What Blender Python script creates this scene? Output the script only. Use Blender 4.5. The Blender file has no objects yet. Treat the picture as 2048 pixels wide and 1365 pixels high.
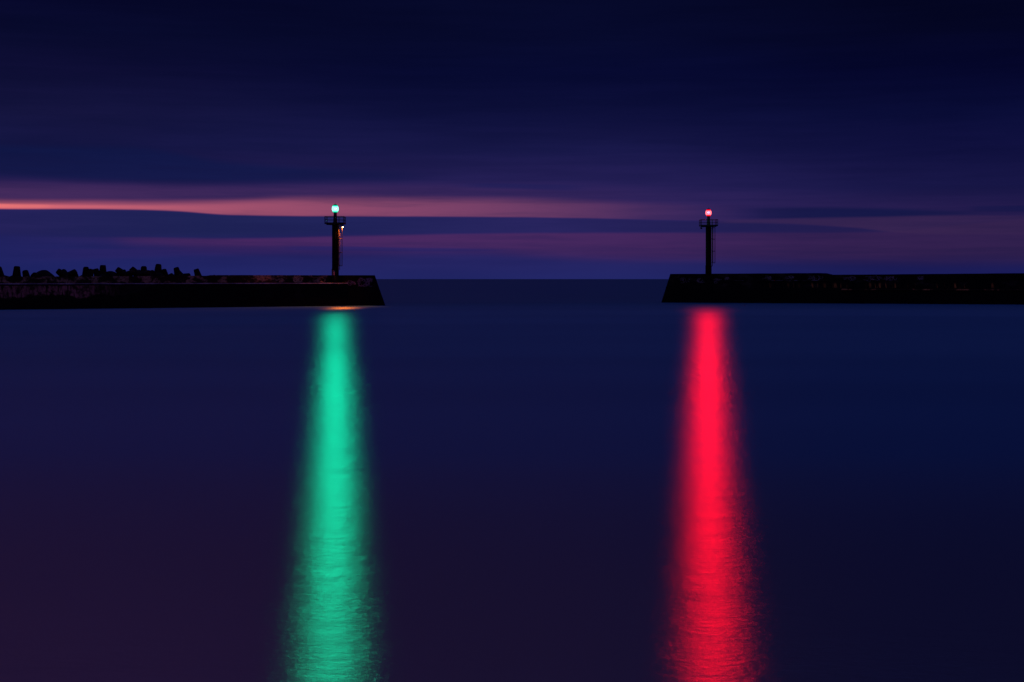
import bpy, bmesh, math, random
from mathutils import Vector, Matrix
R = math.radians
scene = bpy.context.scene
C = scene.collection

# ------------------------------------------------------------------ camera
F = 2844.0            # focal length in pixels of the 2048 wide photograph (50 mm)
HORIZON = 558.5
CAM_Z = 4.4
cam_d = bpy.data.cameras.new('camera')
cam = bpy.data.objects.new('camera', cam_d)
C.objects.link(cam)
cam_d.sensor_width = 36.0
cam_d.lens = F / 2048 * 36.0
cam_d.shift_y = -(682.5 - HORIZON) / 2048
cam_d.clip_start = 0.1
cam_d.clip_end = 80000
cam.location = (0, 0, CAM_Z)
cam.rotation_euler = (R(90), 0, 0)
scene.camera = cam
scene.view_settings.view_transform = 'Standard'
scene.view_settings.look = 'None'
scene.view_settings.exposure = 0.0
scene.view_settings.gamma = 1.0
scene.cycles.max_bounces = 6
scene.cycles.sample_clamp_indirect = 4.0

def lin(c):
    return tuple((v / 255 / 12.92) if v / 255 <= 0.04045 else ((v / 255 + 0.055) / 1.055) ** 2.4 for v in c) + (1.0,)

class NT:
    """small helper for writing node trees"""
    def __init__(s, tree):
        s.t = tree; s.n = tree.nodes; s.l = tree.links
    def node(s, typ, **kw):
        n = s.n.new(typ)
        for k, v in kw.items(): setattr(n, k, v)
        return n
    def put(s, sock, v):
        if isinstance(v, bpy.types.NodeSocket): s.l.new(v, sock)
        elif v is not None: sock.default_value = v
    def math(s, op, a, b=None, c=None, clamp=False):
        n = s.node('ShaderNodeMath', operation=op, use_clamp=clamp)
        s.put(n.inputs[0], a); s.put(n.inputs[1], b); s.put(n.inputs[2], c)
        return n.outputs[0]
    def step(s, v, a, b, lo=0.0, hi=1.0):
        n = s.node('ShaderNodeMapRange', interpolation_type='SMOOTHERSTEP')
        s.put(n.inputs['Value'], v); s.put(n.inputs['From Min'], a); s.put(n.inputs['From Max'], b)
        s.put(n.inputs['To Min'], lo); s.put(n.inputs['To Max'], hi)
        return n.outputs[0]
    def mix(s, f, a, b, blend='MIX'):
        n = s.node('ShaderNodeMix', data_type='RGBA', blend_type=blend)
        s.put(n.inputs['Factor'], f); s.put(n.inputs[6], a); s.put(n.inputs[7], b)
        return n.outputs[2]
    def ramp(s, v, stops):
        n = s.node('ShaderNodeValToRGB')
        s.put(n.inputs[0], v)
        cr = n.color_ramp; cr.interpolation = 'EASE' if len(stops) < 3 else 'LINEAR'
        while len(cr.elements) > 1: cr.elements.remove(cr.elements[-1])
        cr.elements[0].position = stops[0][0]; cr.elements[0].color = stops[0][1]
        for p, c in stops[1:]:
            e = cr.elements.new(p); e.color = c
        return n.outputs[0]
    def curve(s, v, pts):
        n = s.node('ShaderNodeFloatCurve')
        s.put(n.inputs['Value'], v)
        cv = n.mapping.curves[0]
        n.mapping.extend = 'HORIZONTAL'
        while len(cv.points) > 2: cv.points.remove(cv.points[-1])
        cv.points[0].location = pts[0]; cv.points[1].location = pts[-1]
        for p in pts[1:-1]: cv.points.new(*p)
        for p in cv.points: p.handle_type = 'AUTO_CLAMPED'
        n.mapping.update()
        return n.outputs[0]
    def noise(s, vec, scale, detail=3.0, rough=0.5, dist=0.0):
        n = s.node('ShaderNodeTexNoise')
        s.put(n.inputs['Vector'], vec); n.inputs['Scale'].default_value = scale
        n.inputs['Detail'].default_value = detail; n.inputs['Roughness'].default_value = rough
        n.inputs['Distortion'].default_value = dist
        return n.outputs[0]
    def xyz(s, x, y, z):
        n = s.node('ShaderNodeCombineXYZ')
        s.put(n.inputs[0], x); s.put(n.inputs[1], y); s.put(n.inputs[2], z)
        return n.outputs[0]
    def sep(s, v):
        n = s.node('ShaderNodeSeparateXYZ'); s.l.new(v, n.inputs[0]); return n.outputs
    def scale(s, v, k):
        n = s.node('ShaderNodeVectorMath', operation='MULTIPLY')
        s.l.new(v, n.inputs[0]); n.inputs[1].default_value = k
        return n.outputs[0]

# ------------------------------------------------------------------ the dusk sky (world, by direction)
world = bpy.data.worlds.new('World')
scene.world = world
world.use_nodes = True
w = NT(world.node_tree)
w.n.clear()
tc = w.node('ShaderNodeTexCoord').outputs['Generated']
dx, dy, dz = w.sep(tc)
rr = w.math('SQRT', w.math('ADD', w.math('MULTIPLY', dx, dx), w.math('MULTIPLY', dy, dy)))
azim = w.math('ARCTAN2', dx, dy)                 # 0 straight out to sea, + to the right
elev = w.math('DIVIDE', dz, w.math('MAXIMUM', rr, 1e-4))
HALF = math.atan(1024 / F)
u = w.math('MULTIPLY_ADD', azim, 0.5 / HALF, 0.5)   # 0..1 across the bay mouth
def U(px): return 0.5 + math.atan((px - 1024) / F) * 0.5 / HALF
def E(px, py): return (HORIZON - py) / F * math.cos(math.atan((px - 1024) / F))
# gentle, very long warp so the cloud edges wander
wv = w.xyz(w.math('MULTIPLY', azim, 5.0), 0.0, w.math('MULTIPLY', elev, 45.0))
warp = w.noise(wv, 1.0, 3.0, 0.55)
ew = w.math('MULTIPLY_ADD', w.math('SUBTRACT', warp, 0.5), 0.0024, elev)
fine = w.noise(w.xyz(w.math('MULTIPLY', azim, 9.0), 3.7, w.math('MULTIPLY', elev, 170.0)), 1.0, 4.0, 0.6)
broad = w.noise(w.xyz(w.math('MULTIPLY', azim, 4.0), 9.1, w.math('MULTIPLY', elev, 28.0)), 1.0, 3.0, 0.5)

def col(stops):     # stops: (photo row, sRGB)
    return sorted([(max(0.0, (HORIZON - y) / F / 0.5), lin(c)) for y, c in stops], key=lambda q: q[0])
t = w.math('MULTIPLY', ew, 2.0, clamp=True)
left = w.ramp(t, col([(558, (29, 36, 100)), (500, (30, 33, 95)), (440, (30, 31, 90)), (380, (34, 27, 80)), (300, (19, 20, 66)), (240, (18, 18, 60)), (150, (11, 11, 49)), (80, (7, 9, 44)), (0, (5, 6, 40)), (-60, (5, 5, 38))] + [(-200, (47, 19, 42)), (-500, (48, 26, 54))]))
mid = w.ramp(t, col([(558, (33, 37, 100)), (500, (38, 35, 96)), (440, (38, 33, 92)), (380, (36, 30, 84)), (300, (22, 22, 70)), (240, (14, 16, 60)), (150, (6, 9, 48)), (80, (6, 9, 44)), (0, (5, 8, 40))] + [(-200, (30, 15, 34)), (-500, (34, 20, 40))]))
right = w.ramp(t, col([(558, (22, 27, 88)), (500, (33, 27, 76)), (440, (36, 27, 75)), (380, (22, 21, 68)), (300, (15, 16, 62)), (240, (9, 12, 54)), (150, (4, 6, 42)), (80, (4, 6, 36)), (0, (3, 5, 31))] + [(-200, (10, 9, 30)), (-500, (16, 16, 40))]))
base = w.mix(w.step(u, 0.0, 0.5), left, mid)
base = w.mix(w.step(u, 0.5, 1.0), base, right)
base = w.mix(1.0, base, w.mix(w.step(broad, 0.25, 0.75), (0.88, 0.90, 0.91, 1), (1.12, 1.11, 1.09, 1)), 'MULTIPLY')

def band(cur, bottom, top, amp, colour, soft_b, soft_t):
    """a cloud bank between two edges given as photo points (px, py); amp along px; colour as px -> sRGB ramp"""
    lo = w.curve(u, [(U(a), E(a, b) * 4) for a, b in bottom])
    up = w.curve(u, [(U(a), E(a, b) * 4) for a, b in top])
    e4 = w.math('MULTIPLY', ew, 4.0)
    sb, st = soft_b / F * 4, soft_t / F * 4
    m = w.step(e4, w.math('SUBTRACT', lo, sb), w.math('ADD', lo, sb))
    m2 = w.step(e4, w.math('SUBTRACT', up, st), w.math('ADD', up, st), 1.0, 0.0)
    am = w.curve(u, [(U(a), b) for a, b in amp])
    m = w.math('MULTIPLY', w.math('MULTIPLY', m, m2), am)
    m = w.math('MULTIPLY', m, w.step(fine, 0.22, 0.62, 0.78, 1.0), clamp=True)
    c = w.ramp(u, [(U(a), lin(k)) for a, k in colour])
    return w.mix(m, cur, c)

c = base
# soft dusty pink over the streak
c = band(c, [(0, 410), (700, 410), (1300, 415), (2047, 420)], [(0, 366), (400, 372), (1000, 372), (1400, 382), (2047, 390)],
         [(0, .85), (500, .75), (1100, .5), (1450, .25), (2047, 0)], [(0, (68, 42, 90)), (700, (62, 39, 88)), (1300, (54, 36, 86))], 8, 18)
# dark blue bank high left
c = band(c, [(0, 352), (350, 368), (700, 362), (2047, 362)], [(0, 290), (250, 294), (450, 324), (700, 340), (2047, 350)],
         [(0, .85), (500, .85), (760, .6), (950, 0), (2047, 0)], [(0, (12, 21, 68)), (600, (15, 23, 72))], 13, 11)
# main pink streak
c = band(c, [(0, 418.5), (200, 419), (350, 423), (460, 430), (700, 432.5), (1050, 435), (1330, 440), (2047, 446)],
         [(0, 405), (150, 406), (300, 407), (450, 404), (560, 400), (700, 398), (1050, 400), (1300, 408), (2047, 425)],
         [(0, 1), (800, .97), (1100, .85), (1300, .55), (1440, .3), (1600, 0), (2047, 0)],
         [(0, (204, 100, 112)), (130, (190, 94, 112)), (300, (170, 86, 110)), (520, (150, 77, 106)), (800, (128, 68, 104)), (1050, (108, 60, 100)), (1300, (80, 48, 94)), (1500, (64, 40, 88))], 2.8, 12)
# hot core of the streak at far left
c = band(c, [(0, 416), (220, 416), (420, 421), (2047, 421)], [(0, 408), (150, 411), (420, 413), (2047, 413)],
         [(0, 1), (90, .8), (140, .35), (200, .5), (330, .2), (480, 0), (2047, 0)], [(0, (226, 114, 116)), (300, (200, 98, 114))], 2.5, 3)
# grey-blue bank just below the streak
c = band(c, [(0, 470), (220, 474), (700, 470), (1050, 468), (1350, 465), (1650, 464), (1830, 464), (2047, 464)],
         [(0, 420), (200, 420.5), (350, 425), (460, 432), (700, 434), (1050, 437), (1350, 442), (1500, 446), (1650, 455), (1830, 463), (2047, 464)],
         [(0, .9), (700, .95), (1400, .95), (1650, .8), (1830, .3), (1900, 0), (2047, 0)],
         [(0, (34, 32, 88)), (400, (28, 34, 84)), (700, (30, 34, 88)), (1100, (38, 35, 92)), (1500, (32, 29, 80)), (1800, (35, 28, 76))], 10, 3.4)
# second pink band, thin at left, wide at right
c = band(c, [(0, 490), (250, 489), (420, 497), (600, 499), (900, 500), (1200, 516), (1500, 520), (2047, 522)],
         [(0, 474), (250, 475), (420, 477), (700, 473), (1050, 468), (1350, 466), (1700, 466), (2047, 440)],
         [(0, 0), (200, .12), (300, .6), (700, .75), (1100, .85), (1450, .8), (2047, .75)],
         [(0, (66, 38, 90)), (500, (78, 40, 96)), (1000, (74, 41, 94)), (1250, (68, 38, 90)), (1600, (55, 33, 80)), (2047, (50, 32, 75))], 18, 4)
c = band(c, [(0, 525), (500, 512), (1000, 516), (2047, 520)], [(0, 498), (500, 500), (900, 502), (1200, 506), (2047, 512)],
         [(0, 0), (350, .3), (700, .25), (1200, 0), (2047, 0)], [(0, (48, 30, 92)), (1000, (56, 34, 94))], 8, 3)
# thin blue slit
c = band(c, [(0, 501), (560, 501), (900, 503), (1100, 503), (2047, 503)], [(0, 497), (600, 493), (900, 497), (1100, 500), (2047, 500)],
         [(0, 0), (540, .1), (620, .75), (950, .6), (1080, 0), (2047, 0)], [(0, (36, 34, 98)), (1000, (38, 34, 98))], 2, 2)
# right hand streaks
c = band(c, [(0, 432), (1450, 440), (1700, 436), (1950, 432), (2047, 430)], [(0, 424), (1500, 416), (1700, 416), (1950, 424), (2047, 426)],
         [(0, 0), (1400, 0), (1540, .7), (1720, 1), (1850, .85), (1980, .2), (2047, 0)], [(0, (25, 25, 76)), (2047, (20, 23, 70))], 5, 6)
c = band(c, [(0, 446), (1450, 447), (1700, 456), (1800, 466), (2047, 470)], [(0, 438), (1450, 440), (1700, 436), (1900, 432), (2047, 432)],
         [(0, 0), (1380, 0), (1480, .6), (1700, .75), (1850, .7), (2047, .6)], [(0, (62, 40, 90)), (1700, (58, 38, 80)), (2047, (51, 34, 76))], 3, 4)
c = band(c, [(0, 424), (1850, 424), (2047, 424)], [(0, 414), (1850, 414), (2047, 412)],
         [(0, 0), (1880, 0), (1960, .6), (2047, .8)], [(0, (22, 24, 74)), (2047, (20, 22, 70))], 3, 3)
c = band(c, [(0, 376), (940, 376), (1150, 382), (2047, 382)], [(0, 366), (940, 367), (1150, 370), (2047, 372)],
         [(0, 0), (880, 0), (1000, .6), (1120, .5), (1250, 0), (2047, 0)], [(0, (24, 28, 84)), (2047, (24, 28, 84))], 4, 4)
# thin veils inside the banks
veil = w.mix(w.step(fine, 0.3, 0.72), (0.90, 0.93, 0.95, 1), (1.10, 1.06, 1.05, 1))
c = w.mix(w.step(elev, 0.0, 0.02), c, w.mix(1.0, c, veil, 'MULTIPLY'))
# the sky above and behind the frame: blue zenith, low warm glow of the town behind the viewer
zen = w.step(elev, 0.50, 1.5)
c = w.mix(zen, c, (0.026, 0.034, 0.225, 1))
behind = w.math('MULTIPLY', w.step(dy, 0.25, -0.6), w.step(elev, 0.55, 0.02))
side = w.step(dx, -0.8, 0.8)
glow = w.mix(side, (0.075, 0.020, 0.045, 1), (0.085, 0.028, 0.012, 1))
c = w.mix(behind, c, glow)
c = w.mix(w.step(elev, -0.001, 0.0), (0.004, 0.006, 0.03, 1), c)
bg = w.node('ShaderNodeBackground'); w.put(bg.inputs[0], c); bg.inputs[1].default_value = 1.0
sky = w.node('ShaderNodeTexSky', sky_type='NISHITA')
sky.sun_disc = False
sky.sun_elevation = R(-7); sky.sun_rotation = R(-40); sky.altitude = 0
bg2 = w.node('ShaderNodeBackground'); w.put(bg2.inputs[0], sky.outputs[0]); bg2.inputs[1].default_value = 0.05
add = w.node('ShaderNodeAddShader'); w.l.new(bg.outputs[0], add.inputs[0]); w.l.new(bg2.outputs[0], add.inputs[1])
wo = w.node('ShaderNodeOutputWorld'); w.l.new(add.outputs[0], wo.inputs[0])

# ------------------------------------------------------------------ helpers
def mat(name):
    m = bpy.data.materials.new(name); m.use_nodes = True
    n = NT(m.node_tree)
    return m, n, n.n['Principled BSDF']

def link(name, bm, material, parent=None, smooth=False, loc=None):
    me = bpy.data.meshes.new(name)
    bmesh.ops.recalc_face_normals(bm, faces=bm.faces[:])
    bm.to_mesh(me); bm.free()
    if smooth:
        for p in me.polygons: p.use_smooth = True
    me.materials.append(material)
    o = bpy.data.objects.new(name, me)
    C.objects.link(o)
    if parent is not None: o.parent = parent
    if loc is not None: o.location = loc
    return o

def thing(name, label, cat, loc=(0, 0, 0), rot=(0, 0, 0), group=None):
    o = bpy.data.objects.new(name, None); C.objects.link(o)
    o.empty_display_size = 0.5
    o.location = loc; o.rotation_euler = rot
    o['label'] = label; o['category'] = cat
    if group: o['group'] = group
    return o

def cyl(bm, r1, r2, z0, z1, seg=24, x=0.0, y=0.0, caps=True):
    m = Matrix.Translation((x, y, (z0 + z1) / 2))
    bmesh.ops.create_cone(bm, cap_ends=caps, segments=seg, radius1=r1, radius2=r2, depth=z1 - z0, matrix=m)

def box(bm, x0, x1, y0, y1, z0, z1, rot=None):
    vs = [Vector((x, y, z)) for x in (x0, x1) for y in (y0, y1) for z in (z0, z1)]
    if rot is not None: vs = [rot @ v for v in vs]
    v = [bm.verts.new(p) for p in vs]
    for f in ((0, 1, 3, 2), (4, 6, 7, 5), (0, 4, 5, 1), (2, 3, 7, 6), (0, 2, 6, 4), (1, 5, 7, 3)):
        bm.faces.new([v[i] for i in f])

def tube(bm, pts, r, seg=8, closed=False):
    pts = [Vector(p) for p in pts]
    rings = []
    n = len(pts)
    for i, p in enumerate(pts):
        a = pts[i - 1] if (i > 0 or closed) else p
        b = pts[(i + 1) % n] if (i < n - 1 or closed) else p
        d = (b - a).normalized()
        up = Vector((0, 0, 1)) if abs(d.z) < 0.95 else Vector((1, 0, 0))
        s = d.cross(up).normalized(); q = s.cross(d).normalized()
        rings.append([bm.verts.new(p + (s * math.cos(k * 2 * math.pi / seg) + q * math.sin(k * 2 * math.pi / seg)) * r) for k in range(seg)])
    for i in range(n if closed else n - 1):
        A, B = rings[i], rings[(i + 1) % n]
        for k in range(seg):
            bm.faces.new((A[k], A[(k + 1) % seg], B[(k + 1) % seg], B[k]))
    if not closed:
        bm.faces.new(rings[0][::-1]); bm.faces.new(rings[-1])

# ------------------------------------------------------------------ materials
def concrete(name, dark, pale, patch_scale, stretch, lo, hi, zfade=None, rough=0.9, extra=None, bump=0.35):
    """weathered concrete: dark body, paler worn patches, wet dark foot"""
    m, n, b = mat(name)
    co = n.node('ShaderNodeTexCoord').outputs['Object']
    x, y, z = n.sep(co)
    big = n.noise(n.scale(co, stretch), patch_scale, 5, 0.62, 0.4)
    fine_ = n.noise(co, 3.1, 6, 0.65)
    k = n.math('MULTIPLY', n.step(big, lo, hi), n.step(fine_, 0.3, 0.62, 0.25, 1.0))
    if zfade:
        wob = n.math('MULTIPLY_ADD', n.math('SUBTRACT', big, 0.5), 0.9, z)
        k = n.math('MULTIPLY', k, n.step(wob, zfade[0], zfade[1]))
    c_ = n.mix(k, dark + (1,), pale + (1,))
    if extra: c_ = extra(n, c_, x, y, z, big, fine_)
    n.put(b.inputs['Base Color'], c_)
    n.put(b.inputs['Roughness'], n.step(fine_, 0.3, 0.7, rough, rough - 0.2))
    b.inputs['Specular IOR Level'].default_value = 0.06
    bp = n.node('ShaderNodeBump'); bp.inputs['Strength'].default_value = bump; bp.inputs['Distance'].default_value = 0.1
    n.put(bp.inputs['Height'], fine_); n.l.new(bp.outputs[0], b.inputs['Normal'])
    return m

def left_face(n, c_, x, y, z, big, fine_):
    # pinkish town light on the far stretch of wall, painted in as patches with gaps
    gap = n.noise(n.xyz(n.math('MULTIPLY', x, 0.45), 0.0, n.math('MULTIPLY', z, 0.25)), 1.0, 4, 0.6)
    streak = n.noise(n.xyz(n.math('MULTIPLY', x, 2.4), 0.0, n.math('MULTIPLY', z, 0.7)), 1.0, 5, 0.65)
    zz = n.math('MULTIPLY_ADD', n.math('SUBTRACT', gap, 0.5), 2.6, z)
    k = n.math('MULTIPLY', n.step(zz, 1.75, 2.15), n.step(z, 3.5, 3.35))
    k = n.math('MULTIPLY', k, n.step(streak, 0.33, 0.62))
    k = n.math('MULTIPLY', k, n.step(x, -42.0, -52.0))
    k = n.math('MULTIPLY', k, n.step(n.noise(n.xyz(n.math('MULTIPLY', x, 0.8), 5.0, n.math('MULTIPLY', z, 0.9)), 1.0, 3, 0.6), 0.38, 0.55, 0.15, 1.0))
    return n.mix(k, c_, (0.42, 0.20, 0.17, 1))

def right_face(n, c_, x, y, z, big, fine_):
    # orange lamplight on the wall, painted in as vertical streaks above the ledge
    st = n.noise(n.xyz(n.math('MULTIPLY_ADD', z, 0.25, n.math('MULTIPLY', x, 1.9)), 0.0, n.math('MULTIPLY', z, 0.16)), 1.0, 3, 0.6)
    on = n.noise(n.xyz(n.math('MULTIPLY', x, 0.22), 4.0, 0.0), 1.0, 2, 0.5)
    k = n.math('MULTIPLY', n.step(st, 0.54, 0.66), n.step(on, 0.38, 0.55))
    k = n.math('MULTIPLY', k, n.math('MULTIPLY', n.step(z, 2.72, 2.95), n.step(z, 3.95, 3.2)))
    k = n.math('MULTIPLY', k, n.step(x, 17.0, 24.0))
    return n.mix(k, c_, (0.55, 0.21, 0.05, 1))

M = {}
M['face_left'] = concrete('algae_dark_concrete', (0.006, 0.006, 0.007), (0.03, 0.024, 0.022), 0.18, (1, 1, 2), 0.5, 0.72, (0.8, 2.8), extra=left_face)
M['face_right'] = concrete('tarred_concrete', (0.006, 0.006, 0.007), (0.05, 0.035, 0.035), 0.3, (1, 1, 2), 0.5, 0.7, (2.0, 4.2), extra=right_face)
M['parapet'] = concrete('parapet_concrete', (0.03, 0.022, 0.018), (0.46, 0.34, 0.24), 0.55, (1, 1, 1.6), 0.46, 0.62)
M['sky_sheen'] = concrete('sky_sheen_coping', (0.16, 0.15, 0.17), (0.55, 0.50, 0.55), 0.35, (1, 1, 1), 0.38, 0.62, rough=0.55)  # pale tone stands in for sky reflected along the wet deck
M['block'] = concrete('tetrapod_concrete', (0.014, 0.013, 0.013), (0.06, 0.045, 0.042), 0.8, (1, 1, 1), 0.5, 0.7)
M['rock'] = concrete('rubble_rock', (0.016, 0.014, 0.014), (0.08, 0.055, 0.05), 0.6, (1, 1, 1), 0.45, 0.7)
M['ledge'] = concrete('orange_lit_ledge', (0.02, 0.015, 0.012), (0.50, 0.22, 0.08), 0.35, (1, 1, 1), 0.48, 0.60)  # orange lamplight patches painted into the ledge colour
M['course'] = concrete('worn_course', (0.02, 0.018, 0.018), (0.25, 0.20, 0.24), 0.5, (1, 1, 1), 0.45, 0.62)

def paint(name, colour, rough=0.6, var=0.3, spec=0.4):
    m, n, b = mat(name)
    b.inputs['Specular IOR Level'].default_value = spec
    co = n.node('ShaderNodeTexCoord').outputs['Object']
    k = n.noise(co, 2.3, 5, 0.65)
    lo_ = tuple(v * (1 - var) for v in colour) + (1,); hi_ = tuple(min(1, v * (1 + var)) for v in colour) + (1,)
    n.put(b.inputs['Base Color'], n.mix(n.step(k, 0.35, 0.65), lo_, hi_))
    n.put(b.inputs['Roughness'], n.step(k, 0.3, 0.7, rough - 0.1, min(1.0, rough + 0.1)))
    return m
M['tower'] = paint('weathered_dark_paint', (0.008, 0.0075, 0.007), 0.8, spec=0.08)
M['steel'] = paint('dark_galvanised_steel', (0.02, 0.019, 0.02), 0.6, spec=0.2)
M['bright_steel'] = paint('worn_ladder_steel', (0.10, 0.09, 0.08), 0.4)
M['pedestal'] = paint('dark_pedestal_paint', (0.05, 0.05, 0.05), 0.7)
M['panel'] = paint('pink_panel_paint', (0.42, 0.26, 0.30), 0.6)  # pinkish upper panel of the tower door
M['spray_pale'] = paint('pale_spray_paint', (0.30, 0.20, 0.27), 0.8)
M['spray_light'] = paint('cream_spray_paint', (0.62, 0.5, 0.34), 0.7)

def glower(name, colour, strength):
    m = bpy.data.materials.new(name); m.use_nodes = True
    n = NT(m.node_tree); n.n.clear()
    e = n.node('ShaderNodeEmission'); e.inputs[0].default_value = colour + (1,); e.inputs[1].default_value = strength
    o = n.node('ShaderNodeOutputMaterial'); n.l.new(e.outputs[0], o.inputs[0])
    return m
M['amber'] = glower('lit_sodium_bulb', (1.0, 0.50, 0.16), 40.0)
def clear_glass(name, tint, glow_=(1, 1, 1)):
    m = bpy.data.materials.new(name); m.use_nodes = True
    n = NT(m.node_tree); n.n.clear()
    tr = n.node('ShaderNodeBsdfTransparent'); tr.inputs[0].default_value = tint + (1,)
    gg = n.node('ShaderNodeBsdfGlossy'); gg.inputs['Roughness'].default_value = 0.1
    mx = n.node('ShaderNodeMixShader'); mx.inputs[0].default_value = 0.05
    n.l.new(tr.outputs[0], mx.inputs[1]); n.l.new(gg.outputs[0], mx.inputs[2])
    em = n.node('ShaderNodeEmission'); em.inputs[0].default_value = glow_ + (1,); em.inputs[1].default_value = 1.0   # glow added to the glass so the lamp shows a bright core
    ad = n.node('ShaderNodeAddShader'); n.l.new(mx.outputs[0], ad.inputs[0]); n.l.new(em.outputs[0], ad.inputs[1])
    o = n.node('ShaderNodeOutputMaterial'); n.l.new(ad.outputs[0], o.inputs[0])
    return m


def beacon_light(name, colour, watts, parent, loc):
    """harbour light behind a drum lens: a flat fan of light, strongest along the horizon"""
    ld = bpy.data.lights.new(name, 'POINT')
    ld.energy = watts; ld.color = (1, 1, 1); ld.shadow_soft_size = 0.27
    ld.use_nodes = True
    n = NT(ld.node_tree)
    em = n.n['Emission']
    em.inputs['Color'].default_value = colour + (1,)
    inc = n.node('ShaderNodeNewGeometry').outputs['Incoming']
    z = n.math('ABSOLUTE', n.sep(inc)[2])
    g = lambda v: (v, v, v, 1)
    n.put(em.inputs['Strength'], n.ramp(z, [(0.0, g(1)), (0.075, g(1)), (0.09, g(.75)), (0.11, g(.42)), (0.16, g(.2)), (0.223, g(.10)), (0.29, g(.035)), (0.375, g(.008)), (0.6, g(.004)), (1.0, g(.002))]))
    o = bpy.data.objects.new(name, ld); C.objects.link(o); o.parent = parent; o.location = loc
    return o
M['green_ring'] = glower('green_halo_glow', (0.0, 0.75, 0.42), 1.0)  # glow of the rings added for the coloured halo
M['red_ring'] = glower('red_halo_glow', (1.0, 0.0, 0.02), 1.3)

# water: smoothed by a long exposure, so a rough mirror with a fine ripple grain
m = bpy.data.materials.new('calm_sea'); m.use_nodes = True
n = NT(m.node_tree); n.n.clear()
geo = n.node('ShaderNodeNewGeometry').outputs['Position']
px_, py_, pz_ = n.sep(geo)
rip = n.noise(n.xyz(px_, n.math('MULTIPLY', py_, 2.3), 0.0), 4.0, 5, 0.68)
rip2 = n.noise(n.xyz(n.math('MULTIPLY', px_, 0.5), py_, 7.0), 1.1, 3, 0.6)
swell = n.noise(n.xyz(n.math('MULTIPLY', px_, 0.012), n.math('MULTIPLY', py_, 0.05), 2.0), 1.0, 3, 0.55)
far_ = n.math('MULTIPLY', n.noise(n.xyz(px_, n.math('MULTIPLY', py_, 0.55), 11.0), 1.7, 4, 0.6), n.step(py_, 22.0, 70.0, 0.0, 0.024))
rip3 = n.noise(n.xyz(n.math('MULTIPLY', px_, 0.55), py_, 3.0), 0.42, 3, 0.6)
hgt = n.math('ADD', n.math('MULTIPLY_ADD', rip, 0.0068, far_), n.math('ADD', n.math('MULTIPLY', rip2, 0.0095), n.math('MULTIPLY', rip3, 0.018)))
bp = n.node('ShaderNodeBump'); bp.inputs['Strength'].default_value = 1.0; bp.inputs['Distance'].default_value = 1.0
n.put(bp.inputs['Height'], hgt)
gl = n.node('ShaderNodeBsdfGlossy', distribution='BECKMANN')
gl.inputs['Color'].default_value = (0.72, 0.90, 1.0, 1)
# roughness and mirror strength change with distance, set to even out the lamp streaks
# the waves roll in from the mouth, so they are steeper along that line than across it
def grey(v): return (v, v, v, 1)
yy = n.math('DIVIDE', py_, 300.0, clamp=True)
sea_rough = n.ramp(yy, [(0.04, grey(0.277)), (0.095, grey(0.285)), (0.17, grey(0.307)), (0.5, grey(0.340)), (0.60, grey(0.36)), (0.66, grey(0.42)), (0.78, grey(0.43)), (0.9, grey(0.36))])
n.put(gl.inputs['Roughness'], n.math('ADD', sea_rough, n.step(swell, 0.3, 0.7, -0.003, 0.003)))
n.put(gl.inputs['Anisotropy'], n.ramp(yy, [(0.04, grey(0.45)), (0.095, grey(0.37)), (0.17, grey(0.277)), (0.5, grey(0.075)), (0.62, grey(0.15)), (0.7, grey(0.2)), (1.0, grey(0.1))]))
n.put(gl.inputs['Tangent'], n.xyz(1.0, 0.0, 0.0))
n.l.new(bp.outputs[0], gl.inputs['Normal'])
df = n.node('ShaderNodeBsdfDiffuse')
sea_tint = n.ramp(yy, [(0.04, (0.22, 0.06, 0.015, 1)), (0.12, (0.08, 0.31, 0.42, 1)), (0.3, (0.12, 0.35, 0.41, 1)), (0.6, (0.14, 0.38, 0.45, 1)), (0.85, (0.06, 0.27, 0.32, 1))])  # reddish close to the viewer, blue-green farther out
n.put(df.inputs['Color'], n.mix(1.0, sea_tint, n.mix(n.step(swell, 0.3, 0.7), (0.93, 0.94, 0.95, 1), (1.07, 1.06, 1.05, 1)), 'MULTIPLY'))
mx = n.node('ShaderNodeMixShader')
n.l.new(n.ramp(yy, [(0.05, grey(0.80)), (0.12, grey(0.50)), (0.3, grey(0.29)), (0.55, grey(0.27)), (0.64, grey(0.26)), (0.80, grey(0.26)), (0.95, grey(0.38))]), mx.inputs[0]); n.l.new(df.outputs[0], mx.inputs[1]); n.l.new(gl.outputs[0], mx.inputs[2])
o_ = n.node('ShaderNodeOutputMaterial'); n.l.new(mx.outputs[0], o_.inputs[0])
M['sea'] = m

# ------------------------------------------------------------------ sea
bm = bmesh.new()
ys = [-400, -50, 0, 60, 150, 240, 320, 600, 1500, 5000, 20000, 60000]
xs = [-40000, -8000, -1500, -400, -120, 0, 120, 400, 1500, 8000, 40000]
g = [[bm.verts.new((x, y, 0)) for x in xs] for y in ys]
for i in range(len(ys) - 1):
    for j in range(len(xs) - 1):
        bm.faces.new((g[i][j], g[i][j + 1], g[i + 1][j + 1], g[i + 1][j]))
sea = link('sea', bm, M['sea'])
sea['kind'] = 'structure'

# ------------------------------------------------------------------ piers
def frame_of(end, far):
    """local frame: +x runs from the pier's land side to its seaward end, +y to its back"""
    d = (Vector(end) - Vector(far)).normalized()
    return math.atan2(d.y, d.x)

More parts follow.
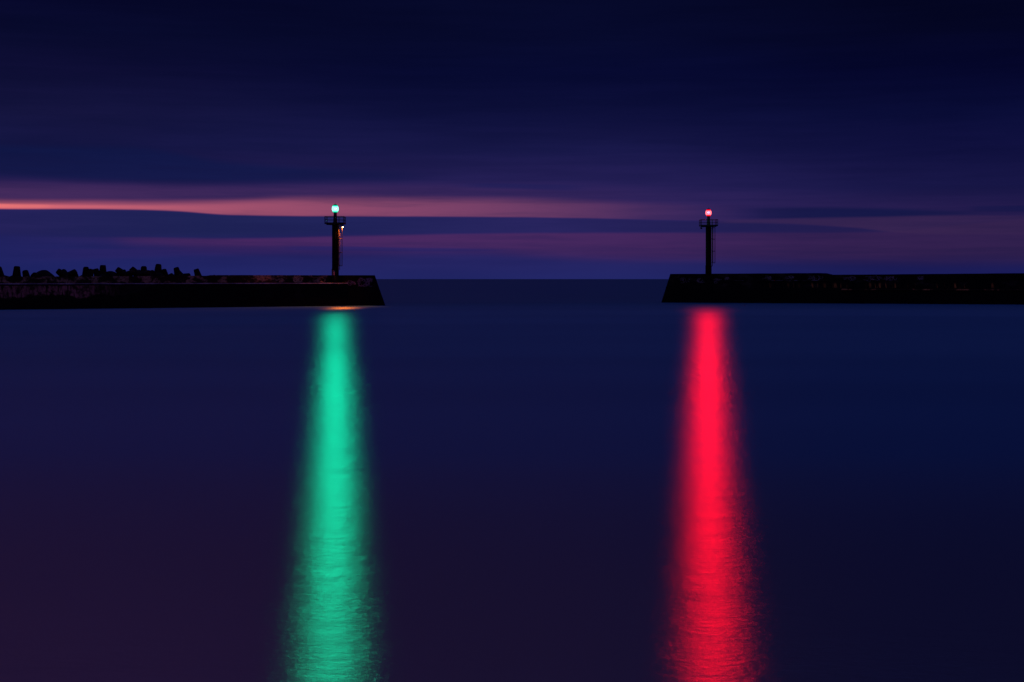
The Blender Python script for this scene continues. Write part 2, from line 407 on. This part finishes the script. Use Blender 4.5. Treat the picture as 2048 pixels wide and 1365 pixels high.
def prism(bm, x0, x1, y_front0, y_front1, y_back0, y_back1, z0, z1, end_in=0.0, n=1, ztop=None, end_at='x1', seed=0, jag=0.0):
    """long block with a battered front (y_front0 at foot, y_front1 at top) and a battered end"""
    rnd = random.Random(seed)
    rows = []
    for i in range(n + 1):
        f = i / n
        xb = x0 + (x1 - x0) * f
        xt = xb
        if end_at == 'x1' and i == n: xt = xb - end_in
        if end_at == 'x0': xt = max(xb, x0 + end_in + 0.05 * i)
        else: xt = min(xt, x1 - end_in - 0.02 * (n - i)) if end_in else xt
        zt = z1 if ztop is None else ztop(xt)
        zt += rnd.uniform(-jag, jag)
        rows.append([bm.verts.new(p) for p in ((xb, y_front0, z0), (xt, y_front1, zt), (xt, y_back1, zt), (xb, y_back0, z0))])
    for i in range(n):
        A, B = rows[i], rows[i + 1]
        for k in range(4):
            bm.faces.new((A[k], A[(k + 1) % 4], B[(k + 1) % 4], B[k]))
    bm.faces.new(rows[0]); bm.faces.new(rows[-1][::-1])

def scribble(bm, cx, cz, w_, h_, n, rnd, wid, ypos, loops=3):
    """sprayed line work on a wall: a wandering ribbon standing 4 mm proud of the face"""
    for s in range(n):
        x = cx + rnd.uniform(-w_, w_) / 2; z = cz + rnd.uniform(-h_, h_) / 2
        ang = rnd.uniform(0, 6.28); turn = rnd.uniform(-1.1, 1.1)
        pts = []
        for i in range(rnd.randint(8, 8 + loops * 4)):
            pts.append((x, z))
            ang += turn + rnd.uniform(-0.35, 0.35)
            if rnd.random() < 0.18: turn = rnd.uniform(-1.1, 1.1)
            x += math.cos(ang) * 0.13; z += math.sin(ang) * 0.15
            ex, ez = (x - cx) / (w_ / 2), (z - cz) / (h_ / 2)
            if ex * ex + ez * ez > 0.9:      # curl back towards the middle of the tag
                ang = math.atan2(cz - z, cx - x) + rnd.uniform(-.7, .7)
                x = cx + (x - cx) * .95; z = cz + (z - cz) * .95
        prev = None
        for i in range(len(pts)):
            a = pts[max(0, i - 1)]; b = pts[min(len(pts) - 1, i + 1)]
            d = Vector((b[0] - a[0], b[1] - a[1]))
            if d.length < 1e-5: continue
            d.normalize(); nx, nz = -d.y * wid / 2, d.x * wid / 2
            p = pts[i]; off = 0.0006 * s
            q = [bm.verts.new((p[0] + nx, ypos(p[1] + nz) - off, p[1] + nz)), bm.verts.new((p[0] - nx, ypos(p[1] - nz) - off, p[1] - nz))]
            if prev: bm.faces.new((prev[0], prev[1], q[1], q[0]))
            prev = q

# --- left pier: its end at local x = 0, land side to -x
L_END, L_FAR = (-21.0, 236.0), (-73.3, 203.5)
L_ANG = frame_of(L_END, L_FAR)
left_pier = thing('harbour_pier', 'dark left harbour pier with low parapet, pale sky sheen along the deck edge and sloping end', 'pier', (L_END[0], L_END[1], 0), (0, 0, L_ANG))
DECK = 3.75
BAT = 0.26
def yl(z): return BAT * z          # battered front face: y of the face at height z
bm = bmesh.new()
prism(bm, -150, BAT * 3, yl(-3), yl(DECK - .12), 9.6, 9.0, -3, DECK - .12, n=40, end_in=BAT * (DECK + 3), seed=1)
link('quay_wall', bm, M['face_left'], left_pier)
bm = bmesh.new()
prism(bm, -150, -6.4, yl(DECK) - .10, yl(DECK) - .06, 8.0, 8.0, DECK - .117, DECK, n=60, seed=2, jag=0.012)
link('deck_edge', bm, M['sky_sheen'], left_pier)
bm = bmesh.new()
def parz(x): return 5.03 if x > -27.5 else (4.93 + (x + 27.5) * 0.0058)
prism(bm, -150, -0.97, 8.05, 8.1, 9.0, 8.9, DECK - .12, 5.0, n=240, ztop=parz, end_in=.3, seed=3, jag=0.015)
par = link('parapet_wall', bm, M['parapet'], left_pier)
bm = bmesh.new()
prism(bm, -6.35, -BAT * DECK + .001, yl(DECK - .12) + .003, yl(5.03), 8.04, 8.04, DECK - .117, 5.03, n=4, end_in=BAT * 1.28, seed=4, jag=0.01)
link('end_block', bm, M['face_left'], left_pier)
rnd = random.Random(8)
bm = bmesh.new()
scribble(bm, -3.4, 3.9, 2.8, 1.5, 18, rnd, 0.045, lambda z: yl(z) - 0.02)
scribble(bm, -2.5, 4.2, 2.0, 0.7, 10, rnd, 0.04, lambda z: yl(z) - 0.035)
scribble(bm, -5.6, 3.75, 2.6, 0.25, 5, rnd, 0.05, lambda z: yl(z) - 0.03)
g_ = link('graffiti', bm, M['spray_pale'], left_pier)
g_['label'] = 'pale tangled spray lines on the sloping end of the pier'
for gx, gz, gw, gh, k, wd in ((-12.2, 4.35, 1.9, 1.0, 13, .10), (-8.2, 4.3, 2.2, 0.9, 8, .05), (-15.5, 4.2, 1.6, 0.5, 4, .08)):
    bm = bmesh.new()
    scribble(bm, gx, gz, gw, gh, k, rnd, wd, lambda z: 8.02)
    link('graffiti', bm, M['spray_light'], left_pier)

# --- right pier: its end at local x = 0, land side to +x
R_END, R_FAR = (27.95, 266.2), (88.2, 245.0)
d = (Vector(R_FAR) - Vector(R_END)).normalized()
R_ANG = math.atan2(d.y, d.x)
right_pier = thing('harbour_pier', 'dark harbour pier on the right with orange light streaks under a scrawled upper course', 'pier', (R_END[0], R_END[1], 0), (0, 0, R_ANG))
def rz(x):
    if x < 30.6: return 5.34 + 0.0049 * x
    return 5.16 + (x - 30.6) * 0.0075
bm = bmesh.new()
prism(bm, -BAT * 3, 30.6, yl(-3), yl(5.4), 11, 10, -3, 5.4, n=24, ztop=rz, end_in=BAT * 8.3, end_at='x0', seed=5, jag=0.012)
# deck sunk behind the front parapet is out of sight from the water, the top is one slab
prism(bm, 30.603, 160, yl(-3), yl(5.2), 11, 10, -3, 5.2, n=50, ztop=rz, end_at='none', seed=6, jag=0.015)
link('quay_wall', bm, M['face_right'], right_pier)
bm = bmesh.new()
prism(bm, 13.0, 31.0, yl(4.1) - .10, yl(4.18) - .08, yl(4.1) + .3, yl(4.1) + .3, 4.10, 4.18, n=20, end_at='none', seed=7, jag=0.008)
link('string_course', bm, M['course'], right_pier)
bm = bmesh.new()
prism(bm, 33.0, 160, yl(2.4) - .16, yl(2.66) - .14, yl(2.4) + .3, yl(2.4) + .3, 2.42, 2.66, n=90, end_at='none', seed=9, jag=0.015)
link('ledge', bm, M['ledge'], right_pier)
rnd = random.Random(21)
for gx, gz, gw, gh, k in ((12.3, 4.5, 1.0, 0.5, 5), (19.6, 4.6, 1.7, .8, 6), (23.6, 4.7, 1.9, .5, 7), (28.3, 4.55, 3.2, .9, 10), (34, 4.5, 3.4, .4, 9), (38.5, 4.55, 3.6, .6, 8),
                          (41.5, 4.5, 2.6, .7, 9), (46.5, 4.6, 3.0, .45, 6), (52, 4.6, 4, .5, 6), (58, 4.6, 3.4, .5, 8), (64, 4.6, 4, .5, 7), (4.2, 4.2, 2.4, 1.0, 5), (7.4, 4.1, 2, .9, 5), (10.6, 4.0, 2.4, .9, 5)):
    bm = bmesh.new()
    scribble(bm, gx, gz, gw, gh, k, rnd, 0.032, lambda z: yl(z) - 0.02)
    link('graffiti', bm, M['spray_pale'], right_pier)

# ------------------------------------------------------------------ beacon towers
def part(name, fn, m, parent, smooth=False):
    b = bmesh.new(); fn(b); return link(name, b, m, parent, smooth)

def tower(name, label, loc, lens_mat, ring_mat, lit_lamp, rot=0.0):
    t = thing(name, label, 'beacon', loc, (0, 0, rot))
    GZ = 9.85
    def f(b):
        cyl(b, .62, .62, 0, .14, 28); cyl(b, .585, .585, .14, 2.22, 28); cyl(b, .63, .63, 2.22, 2.30, 28)
    part('base', f, M['tower'], t)
    def f(b):
        cyl(b, .535, .53, 2.30, GZ - .22, 28); cyl(b, .60, .60, GZ - .22, GZ - .12, 28)
        for z in (4.75, 7.2): cyl(b, .556, .556, z, z + .07, 28)
    part('column', f, M['tower'], t)
    # door in the foot, facing the harbour
    def f(b):
        box(b, -.36, .30, -.635, -.52, .20, 2.10)
    door = part('door', f, M['tower'], t)
    if lit_lamp:
        pn = part('door_panel', lambda b: box(b, -.34, .02, -.655, -.638, 1.25, 2.02), M['panel'], door)
        part('door_edge', lambda b: box(b, .02, .06, -.66, -.638, .25, 1.22), M['bright_steel'], door)
    # gallery
    S = 1.58
    def f(b):
        box(b, -S, S, -S, S, GZ - .118, GZ)
        for a in range(8):
            q = Matrix.Rotation(a * math.pi / 4, 3, 'Z')
            box(b, .50, 1.45, -.03, .03, GZ - .26, GZ - .121, rot=q)
    gal = part('gallery', f, M['steel'], t)
    def f(b):
        P = [(-S + .05, -S + .05), (0, -S + .05), (S - .05, -S + .05), (S - .05, 0), (S - .05, S - .05), (0, S - .05), (-S + .05, S - .05), (-S + .05, 0)]
        for x, y in P: tube(b, [(x, y, GZ), (x, y, GZ + 1.12)], .055, 6)
        c4 = [P[0], P[2], P[4], P[6]]
        for z, r in ((GZ + 1.1, .045), (GZ + .58, .03)):
            for i in range(4):
                a, c2 = c4[i], c4[(i + 1) % 4]
                tube(b, [(a[0], a[1], z), (c2[0], c2[1], z)], r, 6)
        for i in range(4):          # toe board
            a, c2 = c4[i], c4[(i + 1) % 4]
            x0, x1 = min(a[0], c2[0]) - .012, max(a[0], c2[0]) + .012
            y0, y1 = min(a[1], c2[1]) - .012, max(a[1], c2[1]) + .012
            box(b, x0 + (.03 if i % 2 == 0 else 0), x1 - (.03 if i % 2 == 0 else 0), y0, y1, GZ + .004, GZ + .11)
    part('railing', f, M['steel'], gal)
    # lantern on its pedestal
    LZ = GZ + 2.42
    def f(b):
        cyl(b, .42, .42, GZ + .001, GZ + .05, 20); cyl(b, .36, .26, GZ + .05, LZ - .702, 20)
    part('pedestal', f, M['pedestal'], t)
    lant = part('lantern', lambda b: cyl(b, .28, .36, LZ - .70, LZ - .605, 24), M['steel'], t)
    part('lantern_cap', lambda b: (cyl(b, .40, .30, LZ + .603, LZ + .69, 24), cyl(b, .30, .04, LZ + .692, LZ + .80, 24), cyl(b, .02, .01, LZ + .80, LZ + 1.1, 6)), M['steel'], lant)
    def f(b):
        prof = [(.47, -.40), (.53, -.2), (.55, 0), (.53, .2), (.47, .40)]
        for (r0, z0), (r1, z1) in zip(prof, prof[1:]): cyl(b, r0, r1, LZ + z0, LZ + z1, 28, caps=False)
        bmesh.ops.remove_doubles(b, verts=b.verts[:], dist=1e-4)
    part('lens', f, clear_glass('lantern_glass', (0.97, 0.98, 0.98), lens_mat[2]), lant, True)
    beacon_light('beacon_light', lens_mat[0], lens_mat[1], lant, (0, 0, LZ))
    part('halo_ring', lambda b: cyl(b, .36, .47, LZ - .60, LZ - .405, 28), ring_mat, lant)  # rings added to give the lamp a coloured halo
    part('halo_ring', lambda b: cyl(b, .47, .38, LZ + .405, LZ + .60, 28), ring_mat, lant)
    # caged ladder on the side of the harbour mouth
    LA = Matrix.Rotation(R(-16), 3, 'Z')
    def T(p): return tuple(LA @ Vector(p))
    def f(b):
        for y in (-.23, .23):
            tube(b, [T((.70, y, 2.15)), T((.70, y, GZ + 1.1))], .045, 6)
        z = 2.35
        while z < GZ - .1:
            tube(b, [T((.70, -.23, z)), T((.70, .23, z))], .022, 6); z += .29
        for z in (2.9, 5.1, 7.4, 9.3):
            for y in (-.23, .23): tube(b, [T((.53, y, z)), T((.70, y, z))], .022, 6)
    lad = part('ladder', f, M['bright_steel'], t)
    def f(b):
        for z in (2.82, 5.02, 7.3, 9.45):
            pts = [T((.70, -.23, z))] + [T((.86 + .36 * math.cos(a), .36 * math.sin(a), z)) for a in [R(-95 + 190 * i / 14) for i in range(15)]] + [T((.70, .23, z))]
            tube(b, pts, .055, 6)
        for a in (-95, 0, 95):
            x, y = .86 + .36 * math.cos(R(a)), .36 * math.sin(R(a))
            tube(b, [T((x, y, 2.82)), T((x, y, 9.45))], .055 if a == 0 else .03, 6)
    part('safety_cage', f, M['steel'], lad)
    if lit_lamp:
        lx, ly, lz = 1.28, -.35, 9.27
        def f(b):
            tube(b, [(.45, -.2, 9.42), (1.0, -.32, 9.50), (lx, ly, 9.50)], .03, 6)
            cyl(b, .17, .15, lz + .005, lz + .12, 18, lx, ly, caps=False)
            cyl(b, .15, .06, lz + .12, lz + .22, 18, lx, ly)
        wl = part('work_lamp', f, M['steel'], t)
        def f(b):
            bmesh.ops.create_uvsphere(b, u_segments=14, v_segments=10, radius=.105, matrix=Matrix.Translation((lx, ly, lz)))
        part('bulb', f, M['amber'], wl, True)
        sd = bpy.data.lights.new('lamp_light', 'SPOT')
        sd.energy = 6000; sd.color = (1.0, 0.17, 0.004); sd.spot_size = R(98); sd.spot_blend = 0.45; sd.shadow_soft_size = 0.06
        so = bpy.data.objects.new('lamp_light', sd); C.objects.link(so); so.parent = wl; so.location = (lx, ly, lz - .13); so.rotation_euler = (R(-26), R(19), 0)
    else:
        def f(b):
            tube(b, [(-1.50, -1.40, GZ - .12), (-1.50, -1.40, GZ - .45)], .035, 6)
            q = Matrix.Rotation(R(35), 3, 'Y')
            vs0 = len(b.verts)
            box(b, -.17, .17, -.22, .22, -.13, .13, rot=q)
            b.verts.ensure_lookup_table()
            for v in b.verts[vs0:]: v.co += Vector((-1.56, -1.40, GZ - .52))
        part('flood_lamp', f, M['steel'], t)
    return t

def at_px(px, end, ang, t, side):
    """point on a pier (local offset t behind the face) that shows at photo column px"""
    e = Vector(end); u_ = Vector((math.cos(ang), math.sin(ang))); n_ = Vector((-u_.y, u_.x))
    k = (px - 1024) / F
    # (e + s u + t n).x = k (..).y
    s = (k * (e.y + t * n_.y) - (e.x + t * n_.x)) / (u_.x - k * u_.y)
    p = e + s * u_ + t * n_
    return p, s

p, s = at_px(670.5, L_END, L_ANG, 4.0, -1)
green_tower = tower('beacon_tower', 'tower with lit green beacon and small orange lamp by its ladder, on left pier', (p.x, p.y, DECK + .004), ((0.003, 1.0, 0.45), 14500.0, (.16, 1.05, .74)), M['green_ring'], True)
green_tower['group'] = 'beacon towers either side of the harbour mouth'
p, s = at_px(1417.0, R_END, R_ANG, 5.0, 1)
red_tower = tower('beacon_tower', 'tower with the lit red beacon on the right pier', (p.x, p.y, 4.62), ((1.0, 0.0012, 0.009), 41000.0, (1.25, .17, .17)), M['red_ring'], False)
red_tower['group'] = 'beacon towers either side of the harbour mouth'

# ------------------------------------------------------------------ breakwater blocks behind the left pier
def tetrapod_mesh(seed, L=1.75, rt=.43, rb=.66):
    b = bmesh.new()
    dirs = [Vector((0, 0, 1))] + [Vector((math.cos(a) * .943, math.sin(a) * .943, -.333)) for a in (0, 2.0944, 4.1888)]
    for d_ in dirs:
        q = d_.to_track_quat('Z', 'Y').to_matrix().to_4x4()
        m4 = q
        prof = [(rb, 0.0), (rb * .93, .35), (rt * 1.04, L - .14), (rt * .82, L)]
        prev = None
        for r_, h_ in prof:
            ring = [b.verts.new(m4 @ Vector((math.cos(k * math.pi / 6) * r_, math.sin(k * math.pi / 6) * r_, h_))) for k in range(12)]
            if prev:
                for k in range(12): b.faces.new((prev[k], prev[(k + 1) % 12], ring[(k + 1) % 12], ring[k]))
            prev = ring
        b.faces.new(prev)
    bmesh.ops.create_icosphere(b, subdivisions=2, radius=rb * 1.02)
    rn = random.Random(seed)
    for v in b.verts: v.co += Vector((rn.uniform(-1, 1), rn.uniform(-1, 1), rn.uniform(-1, 1))) * .018
    return b

protos = []
for k in range(3):
    me = bpy.data.meshes.new('tetrapod'); b = tetrapod_mesh(k)
    bmesh.ops.recalc_face_normals(b, faces=b.faces[:]); b.to_mesh(me); b.free(); me.materials.append(M['block'])
    protos.append(me)

# tip column, tip row, tilt of the visible leg from vertical (+ leans right), scale, depth behind the face, label
TET = [
    (-4, 533, -12, 1.05, 11.5, 'tetrapod cut by the left edge of the picture'),
    (34, 532.5, 3, 1.05, 11.8, 'upright tetrapod leg standing apart near the left edge'),
    (50, 540, -14, 0.95, 11.4, 'short tetrapod leg leaning left, beside the lone upright one'),
    (114, 537, -52, 1.0, 11.6, 'tetrapod leg tilted up to the left just past the low mound'),
    (155, 545, 72, 0.95, 11.6, 'tetrapod with a leg lying almost flat, pointing right'),
    (172, 534, 4, 0.95, 11.9, 'blocky tetrapod end at the left of a close cluster'),
    (183, 538, 10, 0.9, 11.1, 'rounded tetrapod end low in the middle of a close cluster'),
    (191, 536.5, -14, 0.9, 12.2, 'tetrapod leg leaning slightly left, beside the squared upright one'),
    (206, 530.5, 1, 1.0, 11.6, 'squared upright tetrapod leg with a slope falling to its right'),
    (233, 534, -50, 1.0, 11.7, 'tetrapod with a diamond shaped raised end right of the long slope'),
    (246, 539, -8, 0.9, 12.3, 'dull low tetrapod tucked between two tilted ones'),
    (262, 533, -42, 1.0, 11.3, 'tetrapod leg leaning left at the foot of the cone shaped heap'),
    (288, 533.5, 0, 1.0, 11.5, 'tetrapod with a rounded knob crowning the cone shaped heap'),
    (302, 540, -20, 0.9, 12.2, 'small tetrapod end on the right shoulder of the heap'),
    (317, 529, 1, 1.05, 11.9, 'tallest upright tetrapod leg of the row'),
    (327, 538, -12, 0.95, 11.2, 'shorter tetrapod leg pressed against the tallest one'),
    (340, 546, -50, 0.85, 11.6, 'low tetrapod lying between the two last tall groups'),
    (352, 534.5, -12, 1.0, 11.4, 'tetrapod leg with a bump each side, third from the end of the row'),
    (366, 545, 60, 0.85, 12.3, 'flat lying tetrapod sloping right near the end of the row'),
    (380, 546.5, 78, 0.8, 11.3, 'small flat tetrapod beside the last tall one'),
    (392, 537, -16, 0.98, 11.6, 'last tall tetrapod at the right end of the row'),
    (431, 549.5, 40, 0.7, 12.4, 'tetrapod tip barely showing over the parapet, away from the row'),
]
for i, (px, py, tilt, sc, tt, lab) in enumerate(TET):
    p, s = at_px(px, L_END, L_ANG, tt, -1)
    ztip = CAM_Z + (HORIZON - py) / F * p.y
    L = 1.75 * sc
    rn = random.Random(40 + i)
    yaw = rn.uniform(-.25, .25)
    d_ = Vector((math.sin(R(tilt)), yaw, math.cos(R(tilt)))).normalized()
    side_drop = .43 * sc * abs(math.sin(R(tilt)))
    tip = Vector((p.x, p.y, ztip - side_drop))
    q = d_.to_track_quat('Z', 'Y') @ Matrix.Rotation(rn.uniform(0, 2.09), 3, 'Z').to_quaternion()
    me = protos[i % 3]
    o = bpy.data.objects.new('tetrapod', me); C.objects.link(o)
    o.rotation_mode = 'QUATERNION'; o.rotation_quaternion = q
    o.location = tip - d_ * L; o.scale = (sc,) * 3
    o['label'] = lab; o['category'] = 'tetrapod'; o['group'] = 'concrete tetrapods heaped behind the left pier'

def boulder(px, py, tt, rx, ry, rz_, seed, lab):
    p, s = at_px(px, L_END, L_ANG, tt, -1)
    b = bmesh.new(); bmesh.ops.create_icosphere(b, subdivisions=3, radius=1)
    rn = random.Random(seed)
    ph = [(Vector((rn.uniform(-1, 1), rn.uniform(-1, 1), rn.uniform(-1, 1))).normalized(), rn.uniform(.72, .95)) for _ in range(16)]
    for v in b.verts:
        k = 1.0
        for nrm, dd in ph:
            dt = v.co.dot(nrm)
            if dt > dd: v.co -= nrm * (dt - dd) * .9
        v.co = Vector((v.co.x * rx, v.co.y * ry, v.co.z * rz_)) + Vector((rn.uniform(-1, 1), rn.uniform(-1, 1), rn.uniform(-1, 1))) * .02
    ztop = CAM_Z + (HORIZON - py) / F * p.y
    o = link('boulder', b, M['rock'], None, loc=(p.x, p.y, ztop - rz_ * .93))
    o['label'] = lab; o['category'] = 'rock'; o['group'] = 'boulders among the tetrapods'
boulder(90, 541.5, 11.8, 2.0, 1.4, 1.5, 5, 'broad low rounded boulder between tetrapods near the left edge')
boulder(70, 546, 11.2, 1.0, .9, 1.2, 6, 'small rough rock at the left foot of the broad low boulder')
boulder(222, 543, 12.0, 1.5, 1.1, 1.5, 7, 'sloping rock right of the squared upright tetrapod')
boulder(278, 541, 11.6, 1.2, 1.0, 1.7, 9, 'reddish rock under the knobbed tetrapod of the cone shaped heap')
boulder(296, 542, 11.9, 1.2, 1.0, 1.6, 10, 'dark rock on the right flank of the cone shaped heap')

# rubble mound that carries the blocks
bm = bmesh.new()
rn = random.Random(3)
nx, ny = 90, 14
gr = []
for i in range(nx + 1):
    row = []
    for j in range(ny + 1):
        x = -150 + i * (150 - 22) / nx; f = j / ny
        y = 9.05 + f * 18
        z = 3.9 - max(0, f * 18 - 4.5) * .5 + rn.uniform(-.35, .25) * (0 if j == 0 else 1)
        z -= max(0, (x + 34)) * .35
        row.append(bm.verts.new((x + rn.uniform(-.4, .4), y, max(z, -3.5))))
    gr.append(row)
for i in range(nx):
    for j in range(ny):
        bm.faces.new((gr[i][j], gr[i + 1][j], gr[i + 1][j + 1], gr[i][j + 1]))
mound = link('rubble_slope', bm, M['rock'], None, loc=(L_END[0], L_END[1], 0))
mound.rotation_euler = (0, 0, L_ANG)
mound['kind'] = 'structure'
